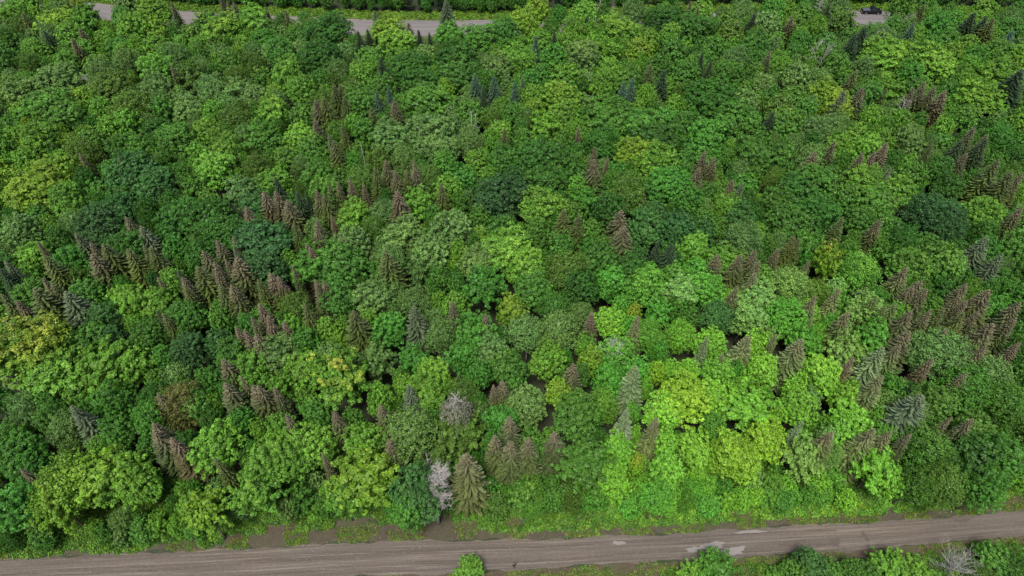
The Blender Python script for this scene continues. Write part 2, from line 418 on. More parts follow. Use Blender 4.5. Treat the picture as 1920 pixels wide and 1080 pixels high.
FAR_UP = world_line([(-250, -14), (-100, -10), (0, -6), (120, 0), (240, 12), (340, 22), (480, 28), (600, 33), (700, 38), (800, 39), (930, 38), (1100, 31), (1400, 22), (1630, 20), (1780, 27), (1920, 30), (2150, 30)])
FAR_LO = [(x, y - 9.5) for x, y in FAR_UP]
FARV_UP = [(x, y + 3.5) for x, y in FAR_UP]; FARV_LO = [(x, y - 9) for x, y in FAR_LO]
ribbon('far_verge', FARV_UP, FAR_UP, .004, soil_mat('far_verge_soil', (.06, .06, .028), (.06, .11, .015), .3), .5, seed=5)
ribbon('far_verge', FAR_LO, FARV_LO, .004, soil_mat('far_verge_soil_near', (.06, .055, .03), (.05, .09, .015), .35), .5, seed=6)
_, FR = ribbon('far_road', FAR_UP, FAR_LO, .010, road_mat('grey_gravel', (.120, .113, .116), (.17, .16, .16), (.08, .075, .075), .4), .12, seed=7)
def yline(line, x, e=.6):
    X = [p[0] for p in line]; Y = [p[1] for p in line]
    if x < X[0]: return Y[0] + (Y[1] - Y[0]) / (X[1] - X[0]) * (x - X[0]) * e
    if x > X[-1]: return Y[-1] + (Y[-1] - Y[-2]) / (X[-1] - X[-2]) * (x - X[-1]) * e
    return float(np.interp(x, X, Y))

# pale silt left by a dried puddle, dark damp patches
def patch(name, px, py, rx, ry, mat, seed, z=.014, rot=0):
    g = random.Random(seed); X, Y = at(px, py); ph = [g.uniform(0, 6.28) for _ in range(4)]; n = 60; v = []
    for i in range(n):
        a = 2 * math.pi * i / n; k = 1 + .22 * math.sin(2 * a + ph[0]) + .17 * math.sin(3 * a + ph[1]) + .12 * math.sin(5 * a + ph[2]) + .10 * math.sin(9 * a + ph[3]) + g.uniform(-.06, .06)
        x = rx * k * math.cos(a); y = ry * k * math.sin(a); v.append((X + x * math.cos(rot) - y * math.sin(rot), Y + x * math.sin(rot) + y * math.cos(rot), z))
    me = bpy.data.meshes.new(name); me.from_pydata(v, [], [tuple(range(n))]); me.materials.append(mat)
    return tag(obj(name, me), kind='structure')
SILT = plain('pale_silt', (.15, .14, .13), .6, nscale=1.2, namt=.12); DAMP = plain('damp_gravel', (.066, .053, .045), .7, nscale=1.5, namt=.25)
for i, (px, py, rx, ry, m, rt) in enumerate([(1335, 1024, 2.4, .55, SILT, .05), (1370, 1034, 2.2, .7, SILT, .1), (1300, 1030, 1.2, .4, SILT, 0), (1407, 997, 2.0, .28, SILT, .05), (1160, 1018, .9, .35, SILT, 0),
        (1622, 1006, .35, .8, DAMP, .2), (1565, 1016, 1.1, .5, DAMP, .1), (1540, 1021, 2.4, .28, DAMP, .06), (1805, 976, 1.2, .35, DAMP, .1), (1475, 1022, 1.6, .22, DAMP, .04), (1535, 995, 2.6, .16, DAMP, .03)]):
    patch('silt_patch' if m is SILT else 'damp_patch', px, py, rx, ry, m, i, .014 + .004 * (i % 3) + (.012 if m is DAMP else 0), rt)

# stones on and beside the dirt road
g = np.random.default_rng(21); V = []; Fs = []; nv = 0
tet = np.array([(1, 0, 0), (-1, 0, 0), (0, 1, 0), (0, -1, 0), (0, 0, 1), (0, 0, -1)], float)
tf = [(0, 2, 4), (2, 1, 4), (1, 3, 4), (3, 0, 4), (2, 0, 5), (1, 2, 5), (3, 1, 5), (0, 3, 5)]
for i in range(2200):
    x = min(g.uniform(-88, 88), g.uniform(-88, 88)); t = g.uniform(-.25, 1.35) if i % 2 else g.choice([g.normal(1.04, .10), g.normal(0, .06), g.uniform(.2, .9)])
    yl, yu = yline(NEAR_LO, x), yline(NEAR_UP, x); s = g.uniform(.02, .075) * (1.6 if g.random() < .08 else 1)
    v = tet * s * g.uniform(.6, 1.4, (6, 3)) * [1, 1, .7] + [x, yl + (yu - yl) * t, s * .3 + .01]
    V.append(v); Fs += [tuple(nv + k for k in f) for f in tf]; nv += 6
me = mesh_np('loose_stones', np.concatenate(V), np.array(Fs, np.int32), 3, mats=[plain('pale_stone', (.20, .185, .165), .85, nscale=.5, namt=.35)])
tag(obj('loose_stones', me), 'pale loose stones scattered over the dirt road and its shoulders', 'stones', kind='stuff')

# ------------------------------------------------------------------ forest data
COL = {'L': (.083, .211, .021), 'G': (.050, .146, .018), 'D': (.031, .102, .012), 'P': (.088, .180, .042), 'B': (.036, .112, .024), 'Y': (.098, .208, .016),
       'K': (.020, .064, .017), 'T': (.031, .088, .022), 'O': (.062, .132, .018), 'N': (.046, .158, .018)}
CNAME = {'L': 'lime-green', 'G': 'mid-green', 'D': 'deep-green', 'P': 'pale sage', 'B': 'bluish-green', 'Y': 'yellow-green', 'K': 'blackish-green', 'T': 'teal-green', 'O': 'olive', 'N': 'fresh green'}
def in_brightened_lot(px, py): return 1136 < px < 1690 and 500 < py < 962  # plot where a highlight is put into the foliage colours
# hand-placed broadleaf crowns: px, py (crown middle), radius px, colour, form, yellow tips
BL = '''75 350 58 Y l .9|110 325 34 Y l .5|45 365 32 Y l 1.|30 655 62 Y l 1.9|80 640 48 Y l 1.3|95 700 55 L l .3|120 675 40 L l .5|640 705 54 L s 1.5|600 690 30 L s .8
938 368 48 K d 0|495 455 54 T d 0|505 510 38 T d 0|1745 405 52 T f 0|1785 430 34 T f 0|190 425 42 T d 0|225 400 34 B d 0|345 415 44 D d 0|400 420 46 D d 0|430 435 36 D d 0|255 325 46 B d 0|290 350 40 B d 0
950 470 48 L l .5|985 505 38 L l .4|890 492 34 P l .2|1190 290 34 Y l .9|1222 305 38 L l .2|1255 350 42 N d 0|1285 372 30 N d 0|1340 195 64 D d 0|1380 230 44 G d 0|1150 225 56 G l 0|1200 240 46 G l .1|1230 262 50 D l 0|1325 262 38 N l .1
800 195 46 G d .1|790 160 34 D d 0|770 130 42 D d 0|805 250 44 P l .3|830 280 30 P l .2|430 285 32 L l .7|405 320 36 L l .3|215 165 38 O d .1|245 200 36 O f 0|620 60 46 D d 0|600 110 42 D d 0|855 115 46 D l .1|930 130 28 P l .2
725 60 34 Y l .9|745 85 32 L l .4|845 70 28 N l .2|895 80 36 N l .2|945 60 30 G l 0|470 40 30 L l .3|420 55 36 L l .7|110 45 34 Y l .6|145 8 16 Y f 2.
1560 475 27 Y s 1.3|1280 750 50 Y l .6|1240 770 34 L l .2|1380 855 44 Y l .5|1195 860 16 Y l 2.|1190 578 14 Y l 2.4|1335 740 30 L l .4|1475 600 38 N d 0|1505 630 30 N l 0|675 905 58 Y s .9|640 930 34 L s .5|205 690 56 L s .1|245 690 34 L s 0
130 915 58 Y f .5|180 905 52 Y s .6|225 890 48 L s .4|110 950 44 Y s .6|265 905 40 L l .3|385 965 38 Y s .7|500 870 46 L l .4|545 850 40 L l .3|590 830 40 L l .2|480 920 44 L s .6|785 920 50 B l 0|770 950 34 G l 0
1232 690 18 Y d 0|1257 688 18 L d 0|1292 690 22 L d 0|1383 685 15 N d 0|1350 590 32 T f 0|1400 590 34 P l 0|1325 545 32 N l .1|1430 560 34 P l .1|1285 625 26 L f 0|1590 740 26 L l .4|1595 800 40 L l .4|1540 700 36 L l .5|1620 580 34 P l .1
1490 760 32 L l .4|1440 830 38 Y l .3|1510 850 36 P s 0|1640 880 40 L s 0|1665 900 26 L s 0|1345 690 28 L l .3|1430 700 32 L l .3|1170 840 30 L l .2|1160 900 30 L l .1|1250 880 34 L l .2|1230 930 28 N l .1|1760 665 50 P f 0|1800 680 40 P f 0|1735 655 34 P f 0
1520 345 44 G d 0|1490 370 46 D d 0|1530 410 48 D d 0|1480 420 40 G d 0|1620 350 42 L l .3|1640 380 36 G l .1|1690 360 30 L l .5|1570 200 32 Y l 1.1|1545 180 28 Y l .9|1890 110 0 G l 0|1835 190 44 L l .5|1870 150 44 L l .3|1740 120 46 L l .4|1660 110 38 L l .4|1640 95 30 L l .3
1200 95 24 Y l 1.2|1050 190 34 Y l .9|1060 220 30 L l .4|1010 20 26 Y l 1.|985 45 30 Y l .6|1090 110 34 P l .5|1160 60 36 L l .8|1240 40 34 D d 0|1300 60 36 D l 0|1655 80 30 P f 0|1260 520 30 G s 0|1275 540 34 P s 0|580 225 1 G l 0|700 250 1 G l 0
655 360 1 G l 0|665 455 34 P l .1|755 440 36 P l .1|850 430 38 P l 0|810 470 36 P l 0|600 500 44 N l .1|650 500 44 G l .1|700 555 38 P l 0|635 560 38 G d 0|730 610 32 N l .1|700 680 32 P s 0|815 700 34 L l .2|800 740 36 L l .2|620 665 26 P s 0|530 665 40 P l 0
565 640 30 N d 0|575 690 36 L l .2|355 590 34 G d 0|300 570 34 L l .2|245 560 34 L l .1|200 590 32 B d 0|175 640 36 G d 0|215 640 30 T d 0|360 655 34 T d 0|410 640 26 B d 0|470 690 36 L l .1|395 710 28 N d .1|330 700 24 P f .3|440 660 32 G l .1
330 270 38 G d 0|90 205 44 G l .1|120 225 40 G l .1|35 180 36 P l .1|110 155 42 P l .1|170 175 1 G l 0|860 145 36 D l .1|1400 200 28 P l .1|1450 380 28 G l .1|1390 410 30 B l 0|1370 390 30 L f 0|1180 365 36 O f 0|1230 390 1 G l 0|1210 430 38 B d 0|1260 430 36 B d 0|1300 470 30 L l .2
1010 390 40 L l .4|1060 350 1 D d 0|1010 300 44 D l 0|1060 320 40 D l 0|1030 340 38 D l 0|1120 490 36 G l .1|1060 510 40 O f 0|1090 540 36 D d 0|1000 540 34 G l .1|1035 575 30 G f 0|960 580 30 Y l .9|1110 670 24 Y l .7|1050 730 26 Y l .7|890 620 40 N l 0|865 665 32 N l 0|920 650 32 P l .1
1800 720 44 G f 0|1850 700 40 P f 0|1880 760 42 G f 0|1750 760 38 G l .3|1700 770 36 P f .1|1740 850 46 G f .3|1760 900 40 O f 0|1830 860 48 D l .1|1880 850 42 N l .1|1850 910 36 N l .1|1720 900 34 G f .3|40 850 44 N d 0|60 880 34 N l .1|20 830 34 G l 0|25 950 44 N l 0
'''
# spruces: tip px, py, class, size; classes a olive-green b brown-topped r russet g dark green s silver-grey u blue-green t tan
SPR = '''319 0 b .7|412 -8 b .8|425 0 b .7|437 2 b .9|147 50 b 1|132 69 b 1|319 118 b .6|40 22 a .9|66 36 g .9|80 55 g 1.1|497 8 b .5|534 15 b .6|701 18 s .9|711 27 s .7|765 40 b .9|784 53 g .8|804 58 g .6|836 -2 s 1.15|855 43 g .7|879 44 g .5|670 55 g .9|688 52 g .8
890 135 u .8|926 140 u .9|905 160 g .7|625 156 a 1.1|636 155 a .9|590 184 b 1|605 180 a 1.2|644 178 a .9|589 222 b 1|695 198 a .8|738 186 b 1.2|727 160 u .8|640 233 a .9|615 248 s .6|946 238 a .8|712 105 g .9|705 168 u .8
1005 64 u .8|1040 56 g .7|1220 118 a .9|1246 128 g 1.1|1187 143 u .8|1170 150 u .7|1319 93 g .8|1335 110 g .8|1085 235 r .6|980 140 s .5|1296 0 b .7|1310 10 b .6|1416 22 g 1|965 150 u .7|1557 5 g .8|1487 30 b .9|1735 5 a 1|1715 42 u .9|1830 20 g 1.4|1865 32 a 1.3|1852 28 g 1.1|1902 55 u 1|1624 48 g 1.4|1606 60 g 1.2
1606 130 a 1|1619 162 b 1.2|1585 168 s 1.2|1715 162 b .9|1736 152 b 1|1755 160 b 1|1775 167 r 1|1918 128 g 1.9|1445 92 b .7|1665 162 a .7|1830 235 b 1|1854 250 b 1|1452 205 g .8|147 285 b .7|220 292 b .7|459 385 r .8|234 405 b .9|262 422 s 1|139 435 s .9|167 452 b .8|191 455 a 1.3|170 475 b 1.2|237 465 a 1.1|268 458 a .9|280 462 a .9
405 449 b .9|435 442 b .6|379 468 b 1|422 485 b .7|437 462 s .7|442 482 b 1.3|369 498 a 1.3|400 490 b .8|403 508 b 1|331 503 g .8|340 518 b .9|294 518 b .7|81 478 a 1.2|78 520 b .9|7 488 s 1|-4 500 g 1|67 450 b .6|432 532 r .8|625 262 a 1.1|722 298 b .9|740 318 b .8|776 300 b .8|777 313 b 1|762 315 a .9|826 342 a 1
515 330 g .9|493 357 r 1|515 357 r 1.1|537 373 b 1.1|555 355 g .8|572 357 g .6|592 355 b .9|607 362 a 1.1|620 400 r .5|632 340 b .6|615 345 b .5|655 335 r .8|680 342 r .6|744 357 r 1.35|550 417 a .7|592 410 b .7|592 432 b 1.1|580 462 r 1|573 455 b .7|547 495 b .5|505 510 r .9|520 516 r .9|482 522 a .7|590 522 r .7|605 525 r .7|837 407 g .7|722 467 a 1.5|702 312 a .9|642 440 b .4
1116 272 b .8|1115 297 b 1.1|1322 282 b .9|1340 292 b .8|1312 312 b 1.1|1375 335 b 1|1392 342 s .8|1057 390 a 1|1085 400 a .9|1165 392 b 1.1|1171 422 b 1.2|1235 450 g .8|1260 455 g 1|1346 475 b .8|1352 485 b .6|1390 475 b .9|1417 467 b .9|1425 487 b .7|1140 290 r .4|1383 535 b .9|1417 510 t .8|1530 282 b 1|1619 285 b 1.1|1642 282 r .9|1664 266 r 1|1567 262 b .8|1750 268 a .8|1815 285 b .9|1852 258 g 1.2|1805 262 g 1.2|1875 297 a 1.4|1900 320 a 1.4|1918 325 b 1
1582 405 a 1|1652 410 b .9|1490 440 a 1|1461 463 b .7|1500 445 a .8|1672 312 s .7|1854 442 s 1|1881 475 s .9|1918 388 b .8|1702 500 b 1.1|1730 525 b 1|1815 530 b .9|1520 485 r .5|62 538 a 1.5|95 530 a 1.2|120 545 s 1.3|0 550 a 1|28 562 b 1|57 603 b 1.1|85 610 a 1|345 535 a .8|410 533 a .9|432 535 b .9|291 580 g .6|303 585 a .7|441 611 r .8|457 617 r .9|470 592 b .6|416 672 b 1|450 705 b .6|420 717 b 1.1|473 721 b 1|294 737 b .9|131 760 s 1.2|285 792 b 1
485 567 r .9|500 592 r 1|530 600 r .8|570 567 a .8|592 530 b .7|661 581 a 1.3|775 572 s 1.2|847 562 t .8|910 587 b .8|478 625 b 1|482 722 b 1|512 724 b .8|535 775 b .8|625 770 b 1|712 757 b 1|765 720 s .9|925 720 b .7|942 712 b .8|955 780 b 1.1|1110 583 r .8|1075 680 b 1|1197 590 t .8|1405 628 t 1.1|1328 628 s .6|1357 660 b .5|1192 685 s 1.3|1178 765 s 1|1232 782 t .9|1041 808 b 1
1530 553 b .9|1576 540 t .9|1525 595 a .6|1592 584 b .9|1457 625 b .6|1505 634 t 1.1|1602 669 r .9|1656 703 t 1.3|1645 555 a .8|1663 570 a .9|1682 567 a .9|1710 582 b 1.1|1740 540 b 1.1|1715 535 b .9|1747 580 b 1|1772 577 a 1|1802 552 b 1|1815 562 b 1|1810 585 a 1.1|1857 542 b 1.2|1837 582 b 1|1777 615 r .7|1915 565 b 1.1|1907 595 b 1|1865 605 b 1.4|1850 648 b 1|1812 650 r .5|1707 620 b 1.1|1690 645 b 1.1|1658 650 s 1.4|1752 670 r .8|1815 697 b .8|1827 785 b 1|1787 780 b .7|1732 740 s 1.5|1507 787 s .7|1915 640 r .8|1642 803 t 1.2|1672 808 b 1|1562 808 b 1|1710 812 b .8
286 806 b 1.2|319 820 r 1.3|400 857 a .8|35 877 b .8|727 822 b .9|602 847 r .5|873 850 t 1.5|928 815 b 1|957 826 b 1.1|991 820 b 1.15|30 590 a .8'''
SCOL = {'a': ((.052, .082, .018), .25), 'b': ((.048, .072, .021), .80), 'r': ((.058, .062, .028), 1.1), 'g': ((.024, .048, .018), .05), 's': ((.068, .100, .050), .15), 'u': ((.046, .090, .052), 0.0), 't': ((.070, .092, .034), .6)}
SNAME = {'a': 'olive-green', 'b': 'brown-topped', 'r': 'russet-topped', 'g': 'dark green', 's': 'silver-grey', 'u': 'blue-green', 't': 'tan'}

trees = []          # dicts
def add(kind, X, Y, r, h, **kw):
    d = dict(kind=kind, X=X, Y=Y, r=r, h=h, **kw)
    d['px'], d['py'] = proj(X, Y, h * .8); trees.append(d); return d
for tok in SPR.replace('\n', '|').split('|'):
    if not tok.strip(): continue
    a = tok.split(); px, py, sz = float(a[0]), float(a[1]), float(a[3])
    h = 14.5 + 3.4 * min(sz, 1.6) * (1 + random.uniform(-.05, .05))
    h -= 1.2
    if py < 60: h -= 1.5
    X, Y = at(px, py, h); w = np.interp(py, [0, 300, 600, 900], [27, 36, 45, 55]) * sz
    r = w / 2 * mpp(X, Y, h - 4) * float(np.interp(py, [0, 400, 620, 900], [1.5, 1.44, 1.26, 1.04]))
    add('spruce', X, Y, r, h, c=a[2], hand=True)
FN = {'l': 'lumpy', 'd': 'dome', 's': 'spray', 'f': 'feathery'}
for tok in BL.replace('\n', '|').split('|'):
    if not tok.strip(): continue
    a = tok.split(); px, py, rp = float(a[0]), float(a[1]), float(a[2])
    if rp < 5: continue
    tall = float(a[5]) > 1.25 and rp > 25; z_ = 14.0 if tall else 10.0
    X, Y = at(px, py, z_); r = rp * mpp(X, Y, z_) * 1.03
    h = min((14.0 if tall else 10.0) + 1.05 * r, 18.5 if tall else 14.8)
    add('maple', X, Y, r, h, c=a[3], form=FN[a[4]], tip=float(a[5]), hand=True)

GRID = ['PLHLPHHHLYHPLPLL', 'HHPPLGHPLHGGPLLH', 'YGBLGGGLDLGGGLGG', 'LBDGBPPLGGBGGGBG', 'GGLGGGPGGGNLGGGG', 'YLGPGYGGGGNLLGBG', 'GGGNLGPGGGNLLGBG', 'GLLGLLGGGNLLLLGG', 'GLLGLLGGGNLLLLGG']
MIXES = {'L': 'LLLLGGPGN', 'H': 'LLLPPGGGLY', 'G': 'GGGGONLDPG', 'D': 'DDDGBN', 'P': 'PPPPLGGO', 'B': 'BBBDGDG', 'Y': 'YLLLLG', 'N': 'NNNLGLD'}
def front_Y(X):     # forest front on the ground
    px = 960 + X * 11.16
    yp = interp([(-200, 1015), (0, 1012), (250, 1005), (420, 978), (520, 975), (800, 955), (960, 948), (1140, 945), (1680, 928), (1920, 905), (2100, 898)], px)
    return at(px, yp)[1] - (2.3 if X > 14 else 2.2 if X > -4 else .5 if X > -48 else 1.8)
NEARW = [(t_['X'], t_['Y'], t_['r']) for t_ in trees]
arr = np.array([(t_['X'], t_['Y'], t_['r'], 1.0 if t_['kind'] == 'spruce' else 0.0) for t_ in trees])
pts = [tuple(a) for a in arr]
cells = {}
def ckey(x, y): return (int(x // 8), int(y // 8))
for p in pts: cells.setdefault(ckey(p[0], p[1]), []).append(p)
def ok(x, y, r, k):
    cx, cy = ckey(x, y)
    for i in (-1, 0, 1):
        for j in (-1, 0, 1):
            for q in cells.get((cx + i, cy + j), ()):
                dd = math.hypot(q[0] - x, q[1] - y)
                lim = (q[2] * .55 + r * .62) if q[3] else (q[2] + r) * k
                if dd < lim: return False
    return True
def visible_xy(x, y, m=0):
    px, py = proj(x, y, 9); return -m < px < 1920 + m and py > -90
for (ra, rb, tries, k) in ((3.2, 4.6, 5200, .86), (2.5, 3.3, 16000, .84), (1.8, 2.5, 24000, .80), (1.35, 1.8, 9000, .74)):
    for _ in range(tries):
        Y = random.uniform(38, 215) ; X = random.uniform(-175, 175)
        if not visible_xy(X, Y, 90): continue
        r = random.uniform(ra, rb)
        fy = front_Y(X)
        if Y < fy + r * .75: continue
        ppx = proj(X, Y, 8)[0]; g2 = 340 < ppx < 1010; gap = 640 < ppx < 935 or 170 < ppx < 225 or 1590 < ppx < 1665 or ppx < 25 or 325 < ppx < 362
        if Y > yline(FAR_LO, X) - (20 if gap else 10 if g2 else 8) + random.uniform(0, 3): continue
        if not ok(X, Y, r, k): continue
        px, py = proj(X, Y, 10)
        gx = min(15, max(0, int((px + random.gauss(0, 22)) / 120))); gy = min(8, max(0, int((py + random.gauss(0, 22)) / 120)))
        c = random.choice(MIXES[GRID[gy][gx]]); c = 'L' if c == 'H' else c
        form = {'D': 'dome', 'B': 'dome', 'T': 'dome', 'O': 'feathery', 'P': 'feathery'}.get(c, 'lumpy')
        u = random.random()
        if u < .22: form = 'lumpy'
        elif u < .34: form = 'spray'
        elif u < .46: form = 'dome'
        elif u < .55: form = 'feathery'
        h = 9.4 + 1.2 * r + random.uniform(-1.5, 1.5)
        if (gap or g2) and Y > yline(FAR_LO, X) - 30: h = min(h, 11.5)
        low = Y < fy + 5.5 and r < 2.9
        if low: h *= random.uniform(.55, .8)
        tip = 0
        if c in 'LYG' and random.random() < .4: tip = random.uniform(.2, .9) if py < 260 else random.uniform(.1, .5)
        add('birch' if (c in 'PO' and form in ('feathery', 'spray')) else 'beech' if form == 'dome' else 'maple', X, Y, r, h, c=c, form=form, tip=tip, hand=False, low=low)  # dome-crowned broadleafs of unidentified species, set apart by crown form only
        p = (X, Y, r, 0.0); cells.setdefault(ckey(X, Y), []).append(p)
for _ in range(9000):                                   # saplings closing the front of the forest
    X = random.uniform(-95, 95); fy = front_Y(X); Y = fy + random.uniform(.2, 13); r = random.uniform(1.3, 2.3)
    if not ok(X, Y, r, .62): continue
    px, py = proj(X, Y, 6); gx = min(15, max(0, int(px / 120)))
    c = random.choice(MIXES[GRID[8][gx]]); form = random.choice(('lumpy', 'spray', 'dome', 'lumpy'))
    add('beech' if form == 'dome' else 'maple', X, Y, r, random.uniform(5.5, 9), c=c, form=form, tip=random.choice((0, 0, .4)), hand=False, low=True)
    cells.setdefault(ckey(X, Y), []).append((X, Y, r, 0.0))
# dark wood beyond the far road
for i in range(7000):
    X = random.uniform(-190, 190); yb = yline(FARV_UP, X); edge = i < 2500; Y = yb + (random.uniform(.8, 3) if edge else random.uniform(3.5, 34)); r = random.uniform(1.5, 2.6) if edge else random.uniform(2.6, 4.0)
    if proj(X, Y, 3)[1] < -60 or not (-40 < proj(X, Y, 6)[0] < 1960) or not ok(X, Y, r, .72): continue
    px = proj(X, Y, 8)[0]
    if random.random() < (.45 if 740 < px < 830 or px > 1750 else .10): add('spruce', X, Y, r * .8, 14 + random.random() * 3, c='g', hand=False, far=True)
    else: add('maple', X, Y, r, (5.5 + r if edge else 9 + r) + random.random(), c=random.choice('DDGNGN'), form=random.choice(('lumpy', 'dome')), tip=0, hand=False, far=True, low=True)
    cells.setdefault(ckey(X, Y), []).append((X, Y, r, 0.0))
# trees and tall shrubs on the camera side of the dirt road
for px, py, rp, h, c, fm in [(1345, 1058, 34, 6, 'N', 'spray'), (1300, 1080, 28, 4.5, 'L', 'spray'), (1525, 1056, 34, 6, 'B', 'dome'), (1495, 1075, 30, 5, 'G', 'dome'), (1560, 1072, 26, 4.5, 'G', 'lumpy'), (1600, 1062, 22, 4.5, 'D', 'lumpy'), (1635, 1068, 26, 5, 'G', 'lumpy'),
        (1680, 1056, 32, 6.5, 'L', 'spray'), (1715, 1070, 34, 6, 'L', 'spray'), (1460, 1078, 20, 3.6, 'L', 'spray'), (1870, 1042, 32, 5.5, 'G', 'lumpy'), (1905, 1058, 34, 6, 'D', 'feathery'), (1850, 1078, 28, 4.5, 'O', 'feathery'), (878, 1066, 27, 4, 'L', 'spray'), (1650, 1092, 26, 4, 'D', 'dome'), (1760, 1092, 30, 4, 'G', 'lumpy')]:
    X, Y = at(px, py, h * .75); add('bush', X, Y, rp * mpp(X, Y, h * .75), h, c=c, form=fm, tip=.15, hand=True)
    trees[-1]['px'], trees[-1]['py'] = px, py

# ------------------------------------------------------------------ labels: each tree told from its look-alikes by the nearest landmark
ANCH = [(840, 880, 'the silver dead tree'), (887, 238, 'the forked grey snag'), (35, 655, 'the gold-crowned maple'), (855, 775, 'the half-dead grey fir'), (642, 705, 'the yellow-topped maple'),
        (335, 752, 'the broad olive larch'), (963, 1060, 'the person in black'), (1635, 22, 'the black pickup'), (1790, 1050, 'the bleached dead shrub'), (1562, 475, 'the yellow star-crowned maple'),
        (744, 375, 'the rusty-red spruce'), (938, 368, 'the blackish domed maple'), (495, 455, 'the teal domed maple'), (1745, 405, 'the dusky feathery maple'), (676, 283, 'the thin white stub'),
        (1280, 750, 'the widest lime maple'), (722, 490, 'the tall olive spruce'), (75, 350, 'the yellowish twin-lobed maple'), (178, 393, 'the grey deadfall'), (836, 25, 'the grey roadside spruce'),
        (1545, 95, 'the ash-grey bare tree'), (1915, 160, 'the huge dark spruce'), (1340, 200, 'the largest deep-green dome'), (950, 470, 'the bobbly lime maple'), (1165, 835, 'the bleached forked stump'),
        (1190, 578, 'the small golden maple'), (1865, 625, 'the broad brown spruce'), (320, 840, 'the russet roadside spruce'), (1030, 15, 'the leaning grey trunk'), (215, 165, 'the round olive maple')]
OWN = {(35, 655): 'maple with a gold and yellow crown at the left edge', }
def ordw(i): return ['nearest', 'second', 'third', 'fourth', 'fifth', 'sixth', 'seventh', 'eighth', 'ninth', 'tenth', 'eleventh', 'twelfth', 'thirteenth', 'fourteenth', 'fifteenth'][min(i, 14)]
def direction(dx, dy):
    a = math.degrees(math.atan2(-dy, dx)) % 360
    return ['right of', 'beyond and right of', 'beyond', 'beyond and left of', 'left of', 'in front and left of', 'in front of', 'in front and right of'][int(((a + 22.5) % 360) // 45)]
FORMW = {'lumpy': 'lumpy', 'dome': 'domed', 'spray': 'spreading', 'feathery': 'feathery'}
def desc(t):
    big = t['r'] * (1 if t['kind'] != 'spruce' else 1.45)
    size = 'big' if big > 3.9 else ('small' if big < 2.35 else '')
    if t['kind'] == 'spruce': return ' '.join(w for w in (size, SNAME[t['c']], 'spruce') if w)
    cn = CNAME[t['c']]
    if t.get('tip', 0) > .6: cn = 'yellow-tipped' if t['c'] != 'Y' else 'yellow-green'
    return ' '.join(w for w in (size, cn, FORMW[t['form']], t['kind']) if w)
SPECIAL = []    # (kind, px, py, label)
special = [('maple', 30, 655, 'broad maple with gold-yellow crown at the left edge, below dark olive spruces'),
    ('maple', 640, 705, 'yellow-topped spreading maple among greener crowns, well left of the half-dead grey fir'),
    ('spruce', 744, 375, 'tall rusty-red topped spruce standing alone below a row of brown spruces'),
    ('maple', 938, 368, 'blackish-green domed maple, darkest round crown in the middle of the forest'),
    ('maple', 495, 455, 'teal-green domed maple, large and dark, right of a cluster of brown spruces'),
    ('maple', 1745, 405, 'broad dusky teal feathery maple in the right part of the forest'),
    ('maple', 1280, 750, 'widest lime maple with yellow-green lumpy crown, in the forest patch with lightened foliage colour'),
    ('spruce', 722, 490, 'tall olive-green spruce standing alone among pale round maples'),
    ('maple', 75, 350, 'yellowish twin-lobed maple near the left edge, above the dark domed maples'),
    ('spruce', 836, 10, 'grey roadside spruce, tall and thin, standing out against the far road'),
    ('spruce', 1918, 150, 'huge dark green spruce cut by the right edge'),
    ('maple', 1340, 195, 'largest deep-green dome, a wide dense maple in the upper right forest'),
    ('maple', 950, 470, 'bobbly lime maple with many small round leaf clumps, centre of the forest'),
    ('maple', 1190, 578, 'small golden maple crown between lime-green maples'),
    ('spruce', 1865, 620, 'broad brown spruce among the dense brown-topped spruces at the right'),
    ('spruce', 319, 835, 'russet-topped big spruce near the dirt road, right one of a leaning pair'),
    ('spruce', 873, 865, 'large tan spruce beside the silver dead tree at the forest edge'),
    ('maple', 1560, 475, 'yellow star-crowned maple with starry spreading boughs, between olive spruces'),
    ('maple', 215, 165, 'round olive maple with smooth dome in the upper left forest'),
    ('bush', 878, 1066, 'lone green bush at the near edge of the dirt road, left of the person')]
for kd, px, py, lb in special:
    best = min((t for t in trees if t['kind'] == kd and 'label' not in t and t['hand']), key=lambda t: (t['px'] - px) ** 2 + (t['py'] - py) ** 2)
    best['label'] = lb
groups = {}
for t in trees:
    if 'label' in t: continue
    d = desc(t); ds = sorted(((t['px'] - a[0]) ** 2 + ((t['py'] - a[1]) * 1.3) ** 2, i) for i, a in enumerate(ANCH))
    a = ANCH[ds[0][1]]; key = (d, ds[0][1], direction(t['px'] - a[0], t['py'] - a[1]))
    groups.setdefault(key, []).append((ds[0][0], id(t), t))
for (d, ai, dr), L in groups.items():
    L.sort(key=lambda q: q[0])
    for i, (_, _, t) in enumerate(L):
        t['gkey'] = (d, ai, dr); t['gi'] = i; t['gn'] = len(L)
        t['label'] = f'{d}, {dr} {ANCH[ai][2]}' if len(L) == 1 else f'{d}, {ordw(i)} such {dr} {ANCH[ai][2]}'

# ------------------------------------------------------------------ choose individuals and the massed rest
def score(t): return t['r'] / mpp(t['X'], t['Y'], t['h'])
def onscreen(t): return -15 < t['px'] < 1935 and proj(t['X'], t['Y'], t['h'])[1] < 1090 and proj(t['X'], t['Y'], 5)[1] > 2
ind = []; mass = []
for kd in ('maple', 'beech', 'birch', 'spruce', 'bush'):
    L = [t for t in trees if t['kind'] == kd]; on = sorted([t for t in L if onscreen(t)], key=score, reverse=True)
    ind += on[:300]; s_ = set(id(t) for t in on[:300]); mass += [t for t in L if id(t) not in s_]
print('trees', len(trees), 'individual', len(ind), 'massed', len(mass), {k: sum(t['kind'] == k for t in ind) for k in ('maple', 'beech', 'birch', 'spruce', 'bush')})

